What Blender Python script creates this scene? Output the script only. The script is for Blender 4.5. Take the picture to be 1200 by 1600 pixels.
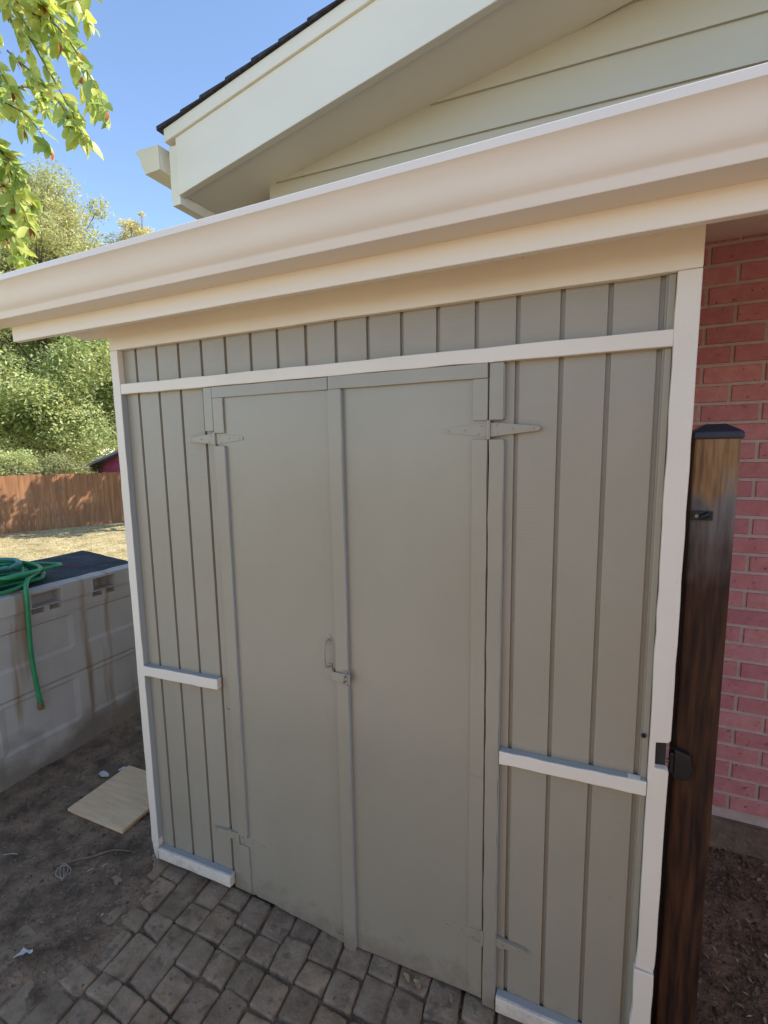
import bpy, math, random
from math import sin, cos, tan, pi, radians, sqrt
from mathutils import Vector, Matrix, noise
sc = bpy.context.scene
for o in list(bpy.data.objects): bpy.data.objects.remove(o)
# ---------------------------------------------------------------- camera
yaw, pitch, roll = -0.42723, -0.130435, -0.015921
fwd = Vector((sin(yaw)*cos(pitch), cos(yaw)*cos(pitch), sin(pitch)))
rgt = Vector((cos(yaw), -sin(yaw), 0)); up = rgt.cross(fwd)
rr = rgt*cos(roll)+up*sin(roll); uu = -rgt*sin(roll)+up*cos(roll)
cam = bpy.data.cameras.new('camera'); co = bpy.data.objects.new('camera', cam)
sc.collection.objects.link(co)
M = Matrix((rr, uu, -fwd)).transposed().to_4x4(); M.translation = Vector((0, -1.25, 1.65))
co.matrix_world = M
cam.sensor_fit = 'VERTICAL'; cam.sensor_height = 36; cam.lens = 758.06/1600*36
cam.clip_start = 0.05; cam.clip_end = 600
sc.camera = co
# ---------------------------------------------------------------- light
SUN_AZ, SUN_EL = radians(66), radians(43)
w = bpy.data.worlds.new('World'); sc.world = w; w.use_nodes = True
nt = w.node_tree; bg = nt.nodes['Background']
sky = nt.nodes.new('ShaderNodeTexSky'); sky.sky_type = 'NISHITA'; sky.sun_disc = False
sky.sun_elevation = SUN_EL; sky.sun_rotation = SUN_AZ
sky.altitude = 1600; sky.air_density = 1.0; sky.dust_density = 0.6; sky.ozone_density = 1.0
nt.links.new(sky.outputs[0], bg.inputs[0]); bg.inputs[1].default_value = 0.13
sl = bpy.data.lights.new('sun', 'SUN'); sl.energy = 3.0; sl.angle = radians(0.5); sl.color = (1, .93, .82)
so = bpy.data.objects.new('sun', sl); sc.collection.objects.link(so)
sdir = Vector((sin(SUN_AZ)*cos(SUN_EL), cos(SUN_AZ)*cos(SUN_EL), sin(SUN_EL)))
so.rotation_euler = sdir.to_track_quat('Z', 'Y').to_euler(); so.location = (3, 3, 12)
sc.view_settings.view_transform = 'Standard'; sc.view_settings.look = 'None'
sc.view_settings.exposure = 1.45; sc.view_settings.gamma = 1
sc.render.resolution_x = 768; sc.render.resolution_y = 1024
try:
    sc.cycles.max_bounces = 8; sc.cycles.diffuse_bounces = 5; sc.cycles.transparent_max_bounces = 8
except Exception: pass
rnd = random.Random(7)
C = sc.collection
# ---------------------------------------------------------------- helpers
class MB:
    def __init__(s): s.v = []; s.f = []
    def add(s, v, f):
        n = len(s.v); s.v += [tuple(q) for q in v]; s.f += [tuple(n+i for i in t) for t in f]
    def box(s, x0, x1, y0, y1, z0, z1):
        s.add([(x0,y0,z0),(x1,y0,z0),(x1,y1,z0),(x0,y1,z0),(x0,y0,z1),(x1,y0,z1),(x1,y1,z1),(x0,y1,z1)],
              [(0,3,2,1),(4,5,6,7),(0,1,5,4),(1,2,6,5),(2,3,7,6),(3,0,4,7)])
    def prism(s, pts, y0, y1):          # pts (x,z) counter-clockwise seen from -y
        n = len(pts)
        s.add([(x,y0,z) for x,z in pts]+[(x,y1,z) for x,z in pts],
              [tuple(range(n)), tuple(range(2*n-1,n-1,-1))]+[(i,i+n,(i+1)%n+n,(i+1)%n) for i in range(n)])
    def board(s, x0, x1, z0, z1, y0, y1, j=.0007, step=.05):   # a sawn board with slightly uneven edges
        P = []
        def edge(a, b):
            L = sqrt((b[0]-a[0])**2+(b[1]-a[1])**2); n = max(1, int(L/step))
            dx, dz = (b[0]-a[0])/L, (b[1]-a[1])/L
            for i in range(n):
                t = i/n; k = rnd.gauss(0, j) if i else 0
                P.append((a[0]+(b[0]-a[0])*t-dz*k, a[1]+(b[1]-a[1])*t+dx*k))
        for a, b in (((x0,z0),(x1,z0)),((x1,z0),(x1,z1)),((x1,z1),(x0,z1)),((x0,z1),(x0,z0))): edge(a, b)
        s.prism(P, y0, y1)
    def extr(s, prof, x0, x1, closed=True):    # profile (y,z) pushed along x
        n = len(prof); m = n if closed else n-1
        s.add([(x0,y,z) for y,z in prof]+[(x1,y,z) for y,z in prof],
              [(i,(i+1)%n,(i+1)%n+n,i+n) for i in range(m)]+([tuple(range(n-1,-1,-1)),tuple(range(n,2*n))] if closed else []))
    def tube(s, path, r, n=8, caps=True):
        path = [Vector(p) for p in path]; m = len(path); base = len(s.v)
        rs = r if hasattr(r, '__len__') else [r]*m; a = None
        for i, p in enumerate(path):
            t = (path[min(i+1,m-1)]-path[max(i-1,0)]).normalized()
            if a is None:
                a = t.cross(Vector((0,0,1)))
                if a.length < .05: a = t.cross(Vector((1,0,0)))
            else: a = a-t*a.dot(t)
            a.normalize(); b = t.cross(a).normalized()
            for k in range(n):
                q = p+(a*cos(2*pi*k/n)+b*sin(2*pi*k/n))*rs[i]; s.v.append(tuple(q))
        for i in range(m-1):
            for k in range(n):
                s.f.append((base+i*n+k, base+i*n+(k+1)%n, base+(i+1)*n+(k+1)%n, base+(i+1)*n+k))
        if caps:
            s.f.append(tuple(base+k for k in range(n-1,-1,-1))); s.f.append(tuple(base+(m-1)*n+k for k in range(n)))
    def build(s, name, mat, parent=None, bev=0, smooth=False, loc=None, rz=None, seg=2):
        me = bpy.data.meshes.new(name); me.from_pydata(s.v, [], s.f); me.update()
        me.materials.append(mat)
        o = bpy.data.objects.new(name, me); C.objects.link(o)
        if smooth: me.polygons.foreach_set('use_smooth', [True]*len(me.polygons))
        if bev:
            b = o.modifiers.new('bevel', 'BEVEL'); b.width = bev; b.segments = seg; b.limit_method = 'ANGLE'; b.angle_limit = radians(40)
        if parent is not None: o.parent = parent
        if loc is not None: o.location = loc
        if rz is not None: o.rotation_euler[2] = rz
        return o
def tag(o, label=None, cat=None, group=None, kind=None):
    if label: o['label'] = label
    if cat: o['category'] = cat
    if group: o['group'] = group
    if kind: o['kind'] = kind
    return o
def thing(name, label, cat, loc=(0,0,0), group=None):
    o = bpy.data.objects.new(name, None); C.objects.link(o); o.location = loc; o.empty_display_size = .1
    return tag(o, label, cat, group)
def smooth_path(pts, n=8):
    P = [Vector(p) for p in pts]; out = []
    for i in range(len(P)-1):
        p0, p1, p2, p3 = P[max(i-1,0)], P[i], P[i+1], P[min(i+2,len(P)-1)]
        for k in range(n):
            t = k/n
            out.append(.5*((2*p1)+(p2-p0)*t+(2*p0-5*p1+4*p2-p3)*t*t+(3*p1-p0-3*p2+p3)*t**3))
    out.append(P[-1]); return out
# ---------------------------------------------------------------- materials
def mat(name, c1, c2=None, rough=.6, scale=(3,3,3), bump=0, bscale=(60,60,60), detail=5, metallic=0, spec=.4, lo=.35, hi=.65, per_island=None, translucent=None, speck=None, bdist=.002):
    m = bpy.data.materials.new(name); m.use_nodes = True; nt = m.node_tree; N = nt.nodes; L = nt.links
    b = N['Principled BSDF']; b.inputs['Roughness'].default_value = rough; b.inputs['Metallic'].default_value = metallic
    b.inputs['Specular IOR Level'].default_value = spec
    tc = N.new('ShaderNodeTexCoord'); mp = N.new('ShaderNodeMapping'); mp.inputs['Scale'].default_value = scale
    L.new(tc.outputs['Object'], mp.inputs[0])
    nz = N.new('ShaderNodeTexNoise'); nz.inputs['Scale'].default_value = 1; nz.inputs['Detail'].default_value = detail; nz.inputs['Roughness'].default_value = .6
    L.new(mp.outputs[0], nz.inputs['Vector'])
    cr = N.new('ShaderNodeValToRGB'); cr.color_ramp.elements[0].position = lo; cr.color_ramp.elements[1].position = hi
    cr.color_ramp.elements[0].color = (*c1,1); cr.color_ramp.elements[1].color = (*(c2 or c1),1)
    L.new(nz.outputs[0], cr.inputs[0]); col = cr.outputs[0]
    if per_island:
        g = N.new('ShaderNodeNewGeometry'); r2 = N.new('ShaderNodeValToRGB'); L.new(g.outputs['Random Per Island'], r2.inputs[0])
        els = r2.color_ramp.elements
        while len(els) < len(per_island): els.new(.5)
        for i, c in enumerate(per_island): els[i].position = i/(len(per_island)-1); els[i].color = (*c,1)
        r2.color_ramp.interpolation = 'LINEAR'
        mx = N.new('ShaderNodeMix'); mx.data_type = 'RGBA'; mx.blend_type = 'MULTIPLY'; mx.inputs[0].default_value = 1
        L.new(col, mx.inputs[6]); L.new(r2.outputs[0], mx.inputs[7]); col = mx.outputs[2]
    if speck:                                   # fine second layer: (colour, scale, threshold, strength)
        n2 = N.new('ShaderNodeTexNoise'); n2.inputs['Scale'].default_value = speck[1]; n2.inputs['Detail'].default_value = 4
        L.new(tc.outputs['Object'], n2.inputs['Vector'])
        r3 = N.new('ShaderNodeValToRGB'); r3.color_ramp.elements[0].position = speck[2]; r3.color_ramp.elements[1].position = speck[2]+.08
        r3.color_ramp.elements[0].color = (0,0,0,1); r3.color_ramp.elements[1].color = (speck[3],)*3+(1,)
        L.new(n2.outputs[0], r3.inputs[0])
        mx = N.new('ShaderNodeMix'); mx.data_type = 'RGBA'; L.new(r3.outputs[0], mx.inputs[0]); L.new(col, mx.inputs[6]); mx.inputs[7].default_value = (*speck[0],1); col = mx.outputs[2]
    L.new(col, b.inputs['Base Color'])
    if bump:
        mp2 = N.new('ShaderNodeMapping'); mp2.inputs['Scale'].default_value = bscale; L.new(tc.outputs['Object'], mp2.inputs[0])
        n3 = N.new('ShaderNodeTexNoise'); n3.inputs['Scale'].default_value = 1; n3.inputs['Detail'].default_value = 6; L.new(mp2.outputs[0], n3.inputs['Vector'])
        bp = N.new('ShaderNodeBump'); bp.inputs['Strength'].default_value = bump; bp.inputs['Distance'].default_value = bdist
        L.new(n3.outputs[0], bp.inputs['Height']); L.new(bp.outputs[0], b.inputs['Normal'])
    if translucent:
        tr = N.new('ShaderNodeBsdfTranslucent'); ms = N.new('ShaderNodeMixShader'); ms.inputs[0].default_value = translucent
        hs = N.new('ShaderNodeHueSaturation'); hs.inputs['Value'].default_value = 1.5; hs.inputs['Saturation'].default_value = 1.1; L.new(col, hs.inputs['Color'])
        L.new(hs.outputs[0], tr.inputs[0]); L.new(b.outputs[0], ms.inputs[1]); L.new(tr.outputs[0], ms.inputs[2])
        L.new(ms.outputs[0], N['Material Output'].inputs[0])
    return m
TAUPE = mat('taupe_paint', (.318,.272,.201), (.354,.305,.230), .38, (2.2,2.2,1.3), .45, (14,14,220), spec=.5, speck=((.24,.21,.165), 26, .70, .35), bdist=.0012)
DOORP = mat('taupe_door_paint', (.316,.271,.200), (.350,.303,.228), .30, (1.7,1.7,1.1), .16, (55,55,9), spec=.55, speck=((.25,.22,.17), 11, .62, .12), bdist=.0012)
CREAM = mat('cream_trim_paint', (.75,.655,.535), (.80,.705,.585), .45, (4,4,4), .22, (70,70,70), spec=.4, speck=((.50,.40,.30), 40, .71, .5), bdist=.001)
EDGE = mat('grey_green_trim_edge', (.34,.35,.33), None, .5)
GUTM = mat('cream_gutter_enamel', (.78,.675,.575), (.82,.715,.615), .3, (1.5,6,6), .05, (8,60,60), spec=.5, bdist=.0006)
FASC = mat('cream_fascia_paint', (.82,.725,.61), (.86,.765,.65), .45, (1.2,6,6), .15, (10,80,80), spec=.4, bdist=.0008)
HOUSEP = mat('pale_green_house_paint', (.76,.715,.60), (.80,.755,.64), .5, (2,2,4), .15, (9,60,120), bdist=.0008)
HSOF = mat('house_soffit_paint', (.82,.75,.62), (.86,.79,.66), .6, (2,2,4), .12, (20,20,60), bdist=.001)
LAP = mat('sage_lap_siding_paint', (.52,.475,.375), (.56,.515,.41), .55, (.8,2,5), .35, (7,60,150), bdist=.0012)
BRICK = mat('red_brick', (.58,.23,.245), (.66,.31,.32), .85, (28,28,28), .8, (150,150,150), per_island=[(.84,.82,.86),(.97,.94,.94),(1.06,1.14,1.12),(.90,.86,.88),(1.0,1,1)], speck=((.13,.05,.06), 60, .64, .7), bdist=.002, detail=8)
MORT = mat('grey_mortar', (.54,.46,.44), (.63,.55,.52), .95, (30,30,30), .8, (200,200,200))
CONC = mat('foundation_concrete', (.17,.13,.10), (.27,.22,.17), .95, (7,7,12), .9, (60,60,60), bdist=.006)
SHING = mat('dark_asphalt_shingle', (.022,.022,.03), (.06,.055,.06), .95, (40,40,40), .8, (300,300,300))
PAVER = mat('stone_paver', (.21,.150,.094), (.335,.252,.170), .9, (16,16,16), .9, (90,90,90), per_island=[(.80,.77,.72),(1,.98,.95),(1.12,1.06,.98),(.92,.90,.88)], speck=((.10,.075,.052), 24, .58, .55), bdist=.005, detail=8)
DIRT = mat('bare_dirt', (.095,.062,.037), (.29,.195,.12), .97, (9,9,9), 1, (75,75,75), speck=((.30,.22,.14), 38, .60, .6), bdist=.016, detail=10)
LAWN = mat('dry_lawn_ground', (.30,.235,.11), (.52,.43,.24), .95, (2.5,2.5,2.5), 1, (25,25,25), speck=((.16,.17,.06), 9, .56, .7), bdist=.03)
GRASS = mat('straw_grass_blades', (.45,.38,.20), (.60,.50,.28), .8, (1,1,1), per_island=[(.7,.75,.5),(1,1,1),(1.2,1.1,1)], translucent=.3)
BOXP = mat('grey_resin', (.42,.375,.325), (.51,.465,.41), .6, (3,3,2), .25, (40,40,40), spec=.35, bdist=.001)
LIDM = mat('charcoal_lid', (.012,.013,.017), (.045,.045,.052), .75, (9,9,9), .8, (70,70,70), speck=((.12,.11,.10), 60, .66, .5), bdist=.004)
DARK = mat('opening_shade', (.03,.028,.026), None, .8)
HOSE = mat('green_hose_rubber', (.02,.20,.07), (.035,.30,.11), .42, (9,9,9), .3, (500,500,500), spec=.5)
TEAL = mat('faded_teal_hose_rubber', (.07,.22,.19), (.13,.33,.28), .5, (9,9,9))
BRASS = mat('dull_brass', (.30,.22,.12), (.40,.30,.18), .4, (50,50,50), metallic=.8)
BOARD = mat('raw_plywood', (.60,.40,.22), (.72,.51,.31), .8, (5,40,5), .4, (30,200,30), speck=((.60,.52,.41), 7, .58, .5), bdist=.001)
BLACKM = mat('black_hardware', (.008,.009,.012), (.018,.018,.022), .35, (30,30,30), .2, (100,100,100), spec=.5)
STEEL = mat('worn_steel', (.20,.19,.18), (.32,.30,.29), .45, (40,40,40), metallic=.5)
CAPM = mat('navy_black_cap', (.02,.024,.04), (.032,.036,.055), .38, (20,20,20), .15, (90,90,90), spec=.5)
LEAFN = [(.55,.6,.5),(1,1,1),(1.2,1.15,.8),(.75,.85,.7),(1.35,1.2,.9)]
# fence cedar with per-board variation
CEDAR = mat('cedar_fence', (.20,.092,.042), (.31,.160,.080), .85, (14,14,1.2), .7, (60,60,6), per_island=[(.62,.6,.6),(1,1,1),(1.15,1.1,1.05),(.8,.78,.75)], speck=((.16,.12,.09), 4, .60, .6), bdist=.003)
PALEC = mat('pale_bounce_cedar', (.52,.38,.26), (.64,.49,.35), .85, (10,10,1.2), .5, (60,60,6), per_island=[(.9,.9,.9),(1,1,1),(1.05,1.03,1)], bdist=.003)  # pale so that the added fence bounces more warm light
BARK = mat('grey_brown_bark', (.08,.055,.04), (.20,.15,.11), .95, (12,12,3), 1, (30,30,8), bdist=.02)
TWIG = mat('twig_bark', (.17,.11,.07), (.26,.18,.12), .9, (30,30,30))
# deck box: rust streaks running down from the lid, dirt splash at the foot
def rust_streaks():
    nt = BOXP.node_tree; N = nt.nodes; L = nt.links; b = N['Principled BSDF']
    src = b.inputs['Base Color'].links[0].from_socket
    tc = N.new('ShaderNodeTexCoord')
    mp = N.new('ShaderNodeMapping'); mp.inputs['Scale'].default_value = (1, 11, .9); L.new(tc.outputs['Object'], mp.inputs[0])
    n = N.new('ShaderNodeTexNoise'); n.inputs['Scale'].default_value = 1; n.inputs['Detail'].default_value = 3; L.new(mp.outputs[0], n.inputs['Vector'])
    r = N.new('ShaderNodeValToRGB'); r.color_ramp.elements[0].position = .57; r.color_ramp.elements[1].position = .70
    r.color_ramp.elements[0].color = (0,0,0,1); r.color_ramp.elements[1].color = (.75,.75,.75,1); L.new(n.outputs[0], r.inputs[0])
    m = N.new('ShaderNodeMix'); m.data_type = 'RGBA'; L.new(r.outputs[0], m.inputs[0]); L.new(src, m.inputs[6]); m.inputs[7].default_value = (.27,.155,.06,1)
    sx = N.new('ShaderNodeSeparateXYZ'); L.new(tc.outputs['Object'], sx.inputs[0])
    n2 = N.new('ShaderNodeTexNoise'); n2.inputs['Scale'].default_value = 6; n2.inputs['Detail'].default_value = 6; L.new(tc.outputs['Object'], n2.inputs['Vector'])
    ma = N.new('ShaderNodeMath'); ma.operation = 'MULTIPLY_ADD'; ma.inputs[1].default_value = .5; L.new(n2.outputs[0], ma.inputs[0]); L.new(sx.outputs[2], ma.inputs[2])
    r2 = N.new('ShaderNodeValToRGB'); r2.color_ramp.elements[0].position = .30; r2.color_ramp.elements[1].position = .48
    r2.color_ramp.elements[0].color = (.8,.8,.8,1); r2.color_ramp.elements[1].color = (0,0,0,1); L.new(ma.outputs[0], r2.inputs[0])
    m2 = N.new('ShaderNodeMix'); m2.data_type = 'RGBA'; L.new(r2.outputs[0], m2.inputs[0]); L.new(m.outputs[2], m2.inputs[6]); m2.inputs[7].default_value = (.17,.135,.10,1)
    L.new(m2.outputs[2], b.inputs['Base Color'])
rust_streaks()
def mud_splash(m, top=.10, strength=.5, colour=(.19,.14,.095)):
    nt = m.node_tree; N = nt.nodes; L = nt.links; b = N['Principled BSDF']; src = b.inputs['Base Color'].links[0].from_socket
    tc = N.new('ShaderNodeTexCoord'); sx = N.new('ShaderNodeSeparateXYZ'); L.new(tc.outputs['Object'], sx.inputs[0])
    n = N.new('ShaderNodeTexNoise'); n.inputs['Scale'].default_value = 16; n.inputs['Detail'].default_value = 9; n.inputs['Roughness'].default_value = .75; L.new(tc.outputs['Object'], n.inputs['Vector'])
    a = N.new('ShaderNodeMath'); a.operation = 'MULTIPLY_ADD'; a.inputs[1].default_value = -.42; L.new(n.outputs[0], a.inputs[0]); L.new(sx.outputs[2], a.inputs[2])
    r = N.new('ShaderNodeMapRange'); r.inputs[1].default_value = top-.21; r.inputs[2].default_value = top-.30; r.inputs[3].default_value = 0; r.inputs[4].default_value = strength; L.new(a.outputs[0], r.inputs[0])
    x = N.new('ShaderNodeMix'); x.data_type = 'RGBA'; L.new(r.outputs[0], x.inputs[0]); L.new(src, x.inputs[6]); x.inputs[7].default_value = (*colour,1); L.new(x.outputs[2], b.inputs['Base Color'])
mud_splash(TAUPE); mud_splash(DOORP); mud_splash(CREAM, .08, .55, (.30,.23,.16))
# gate post: orange bare wood near the top, old dark stain lower down, ragged edge between
def post_wood():
    m = bpy.data.materials.new('stained_post_wood'); m.use_nodes = True; nt = m.node_tree; N = nt.nodes; L = nt.links
    b = N['Principled BSDF']; b.inputs['Roughness'].default_value = .55; b.inputs['Specular IOR Level'].default_value = .22
    tc = N.new('ShaderNodeTexCoord'); sx = N.new('ShaderNodeSeparateXYZ'); L.new(tc.outputs['Object'], sx.inputs[0])
    def nz(sc_, det=6):
        mp = N.new('ShaderNodeMapping'); mp.inputs['Scale'].default_value = sc_; L.new(tc.outputs['Object'], mp.inputs[0])
        n = N.new('ShaderNodeTexNoise'); n.inputs['Scale'].default_value = 1; n.inputs['Detail'].default_value = det; L.new(mp.outputs[0], n.inputs['Vector']); return n.outputs[0]
    def ramp(f, st):
        r = N.new('ShaderNodeValToRGB'); e = r.color_ramp.elements
        while len(e) < len(st): e.new(.5)
        for i,(p,c) in enumerate(st): e[i].position = p; e[i].color = (*c,1)
        L.new(f, r.inputs[0]); return r.outputs[0]
    def mix(f, a, c):
        x = N.new('ShaderNodeMix'); x.data_type = 'RGBA'; L.new(f, x.inputs[0])
        for s, v in ((6,a),(7,c)):
            if isinstance(v, tuple): x.inputs[s].default_value = (*v,1)
            else: L.new(v, x.inputs[s])
        return x.outputs[2]
    grain = nz((75,75,6),9); blotch = nz((17,17,7)); fine = nz((150,150,14),8)
    orange = ramp(fine, [(.3,(.17,.09,.040)),(.55,(.31,.175,.075)),(.8,(.38,.235,.12))])
    dark = ramp(grain, [(.32,(.016,.010,.008)),(.5,(.048,.022,.013)),(.70,(.095,.042,.021))])
    grey = ramp(grain, [(.3,(.10,.09,.085)),(.7,(.24,.21,.19))])
    a = N.new('ShaderNodeMath'); a.operation = 'MULTIPLY_ADD'; a.inputs[1].default_value = .30; L.new(blotch, a.inputs[0]); L.new(sx.outputs[2], a.inputs[2])
    t1 = ramp(N_map(N, L, a.outputs[0], 1.645, 1.715), [(0,(0,0,0)),(1,(1,1,1))])
    t2 = ramp(N_map(N, L, a.outputs[0], 1.46, 1.66), [(0,(0,0,0)),(1,(1,1,1))])
    col = mix(t1, mix(t2, dark, grey), orange)
    L.new(col, b.inputs['Base Color'])
    bp = N.new('ShaderNodeBump'); bp.inputs['Strength'].default_value = .6; bp.inputs['Distance'].default_value = .002; L.new(grain, bp.inputs['Height']); L.new(bp.outputs[0], b.inputs['Normal'])
    return m
def N_map(N, L, f, a, b):
    r = N.new('ShaderNodeMapRange'); r.inputs[1].default_value = a; r.inputs[2].default_value = b; L.new(f, r.inputs[0]); return r.outputs[0]
POSTW = post_wood()
# ---------------------------------------------------------------- ground
def fn(x, y, s, seed=0.): return noise.noise(Vector((x*s, y*s, seed)))
def pave_edge(x, y):            # > 0 where dirt covers the stones
    e = -1.60+.15*max(0, min(1, (-y-.03)/.35)) if y > -.40 else -1.45-.75*(-.40-y)
    if y > 0: e = -1.62
    return (e-x)*5+fn(x, y, 9, 3)*.55+fn(x, y, 22, 9)*.25
def dirt_h(x, y):
    k = max(0, min(1, .5+pave_edge(x, y)))
    if x > .20: k = 1
    z = -.009+.021*k+.010*fn(x, y, 3, 1)*k+.007*fn(x, y, 11, 2)+.0045*fn(x, y, 30, 4)+.003*fn(x, y, 70, 5)
    return z
def grid_mesh(xs, ys, hf):
    m = MB(); n = len(ys)
    m.v = [(x, y, hf(x, y)) for x in xs for y in ys]
    m.f = [(i*n+j, (i+1)*n+j, (i+1)*n+j+1, i*n+j+1) for i in range(len(xs)-1) for j in range(n-1)]
    return m
def fr(a, b, st):
    n = int(round((b-a)/st)); return [a+(b-a)*i/n for i in range(n+1)]
pt = MB(); pt.box(-4.2,-.25,-2.36,-1.20,-.1,.02)  # unseen slab added behind the camera to bounce sunlight onto the undersides
tag(pt.build('bounce_path', mat('sandy_bounce_surface', (.40,.33,.26), (.50,.42,.335), .9, (3,3,3), .5, (40,40,40)), bev=.006), kind='structure')
xs = fr(-3.8,-2.7,.06)[:-1]+fr(-2.7,-1.2,.011)[:-1]+fr(-1.2,.2,.03)[:-1]+fr(.2,1.0,.013)[:-1]+fr(1.0,3.0,.08)
ys = fr(-3.2,-.9,.1)[:-1]+fr(-.9,1.0,.012)
def hf(x, y):
    b = min(x+3.8, 3.0-x, y+3.2)
    return dirt_h(x, y)-(.06 if b < .02 else 0)
tag(grid_mesh(xs, ys, hf).build('dirt_ground', DIRT, smooth=True), kind='structure')
g = MB(); g.add([(-250,-250,-.03),(250,-250,-.03),(250,250,-.03),(-250,250,-.03)], [(0,1,2,3)])
tag(g.build('lawn', LAWN), kind='structure')
g = MB(); r = random.Random(3)
for i in range(26000):
    x = r.uniform(-12.5,-3.7); y = r.uniform(-.5,10); h = r.uniform(.012,.035); a = r.uniform(0,pi); wd = r.uniform(.004,.010)
    lx, ly = r.gauss(0,.02), r.gauss(0,.02)
    g.add([(x-cos(a)*wd,y-sin(a)*wd,-.03),(x+cos(a)*wd,y+sin(a)*wd,-.03),(x+lx,y+ly,-.03+h)], [(0,1,2)])
tag(g.build('grass', GRASS), 'dry straw coloured grass in the sunny yard before the fence', 'grass', kind='stuff')
# stone paving: columns of rounded stones with dirt joints
pv = MB(); pr = random.Random(11)
def stone(x0, x1, y0, y1):
    cx, cy = (x0+x1)/2, (y0+y1)/2
    if pave_edge(cx, cy) > 1.3: return
    g_ = .0024; us = [0,.025,.06,.13,.28,.5,.72,.87,.94,.975,1]; nx = 10; yl_ = y1-y0; k_ = max(4, int(yl_/.025)); vs = [0,.0025/yl_,.006/yl_,.013/yl_]+[.013/yl_+(1-.026/yl_)*i/k_ for i in range(1,k_)]+[1-.013/yl_,1-.006/yl_,1-.0025/yl_,1]; ny = len(vs)-1; zb = pr.gauss(.004,.0022); tx, ty = pr.gauss(0,.02), pr.gauss(0,.012); sd = pr.uniform(0,50)
    cj = [(pr.gauss(0,.0035), pr.gauss(0,.004)) for _ in range(4)]
    V = []
    for i in range(nx+1):
        for j in range(ny+1):
            u, v = us[i], vs[j]; uu_ = u
            x = x0+g_+(x1-x0-2*g_)*uu_; y = y0+g_+(y1-y0-2*g_)*v
            ox = sum(cj[k][0]*wt for k, wt in enumerate(((1-u)*(1-v),u*(1-v),(1-u)*v,u*v)))
            oy = sum(cj[k][1]*wt for k, wt in enumerate(((1-u)*(1-v),u*(1-v),(1-u)*v,u*v)))
            # squircle corners
            du, dv = abs(2*u-1), abs(2*v-1)
            k = max(0, du+dv-1.62)*.11
            x += ox-(1 if u > .5 else -1)*k*(x1-x0)*.5+.0022*noise.noise(Vector((x*45,y*45,sd)))
            y += oy-(1 if v > .5 else -1)*k*(x1-x0)*.5+.0022*noise.noise(Vector((y*45,x*45,sd)))
            e = min(min(u,1-u)*(x1-x0), min(v,1-v)*(y1-y0))
            drop = .028 if i in (0,nx) or j in (0,ny) else (.0045*max(0,1-e/.009)**2)
            z = zb+tx*(u-.5)*.1+ty*(v-.5)*.15-drop+.0022*noise.noise(Vector((x*18,y*18,sd)))+.0016*noise.noise(Vector((x*55,y*55,sd)))
            V.append((x-.08*(y+.4), y, z))
    n = ny+1
    pv.add(V, [(i*n+j,(i+1)*n+j,(i+1)*n+j+1,i*n+j+1) for i in range(nx) for j in range(ny)])
col_x = [-1.205+.1008*k for k in range(-8, 15)]
for k, x0 in enumerate(col_x):
    x1 = x0+.1008; y = .055+pr.gauss(0,.01)
    off = [.0,-.012,.01,.0][k % 4]
    for c in range(14):
        ya = (.02 if c == 0 else -.19-.212*(c-1))+off*.4+pr.gauss(0,.003); yb = -.19-.212*c+off*.4
        t = pr.choice([0,.5,.36,.64,.5,.45,.0]) if c else pr.choice([.5,.42,.6,.0])
        if t:
            m_ = ya+(yb-ya)*t; stone(x0, x1, m_, ya); stone(x0, x1, yb, m_)
        else: stone(x0, x1, yb, ya)
tag(pv.build('stone_paving', PAVER, smooth=True), kind='structure')
# ---------------------------------------------------------------- house
H = thing('house', 'brick house with pale green gable trim and dark shingle roof rising behind the shed', 'house', (0,.95,0))
def hb(m, name, material, **k):
    o = m.build(name, material, None, **k); o.parent = H; o.matrix_parent_inverse = Matrix.Translation((0,-.95,0)); return o
BY = .95; CS = .0704; BL = .189
m = MB(); br = random.Random(5)
zrow0 = 1.6544  # a mortar line
k0 = -int((zrow0-.14)/CS); rows = range(k0, 14)
for k in rows:
    z0 = zrow0+k*CS+.0052; z1 = zrow0+(k+1)*CS-.0052
    off = .506 if (k % 2) else .409
    nL = int((off+1.6)/BL)
    for i in range(-nL, 42):
        xa = off+i*BL+.005; xb = xa+BL-.010
        if k < k0+1 and False: continue
        e = .0028; p = br.gauss(0,.0008)
        jz = br.gauss(0,.0008)
        m.add([(xa,BY,z0+jz),(xb,BY,z0),(xb,BY,z1),(xa,BY,z1+jz),(xa+e,BY-.007+p,z0+e+jz),(xb-e,BY-.007+p,z0+e),(xb-e,BY-.007+p,z1-e),(xa+e,BY-.007+p,z1-e+jz)],
              [(4,5,6,7),(0,1,5,4),(1,2,6,5),(2,3,7,6),(3,0,4,7)])
bw = hb(m, 'brick_wall', BRICK)
m = MB(); m.box(-1.6,8.6,BY-.001,BY+.22,.135,2.66); m.box(-1.6,-1.4,BY+.2,9,.135,3.05)
mo = m.build('mortar', MORT, bw)
m = MB(); xs_ = fr(-1.62,3.0,.03)
fz = fr(-.1,.138,.02)
for i in range(len(xs_)-1):
    pass
gm = MB(); n = len(fz)
gm.v = [(x, BY-.022+.006*noise.noise(Vector((x*9,z*9,1)))+.004*noise.noise(Vector((x*30,z*30,1))), z) for x in xs_ for z in fz]
gm.f = [(i*n+j,(i+1)*n+j,(i+1)*n+j+1,i*n+j+1) for i in range(len(xs_)-1) for j in range(n-1)]
gm.box(-1.62,3.0,BY-.018,BY+.2,.134,.1375); gm.box(3.0,8.6,BY-.022,BY+.2,-.1,.1375)
hb(gm, 'foundation', CONC, smooth=False)
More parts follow.
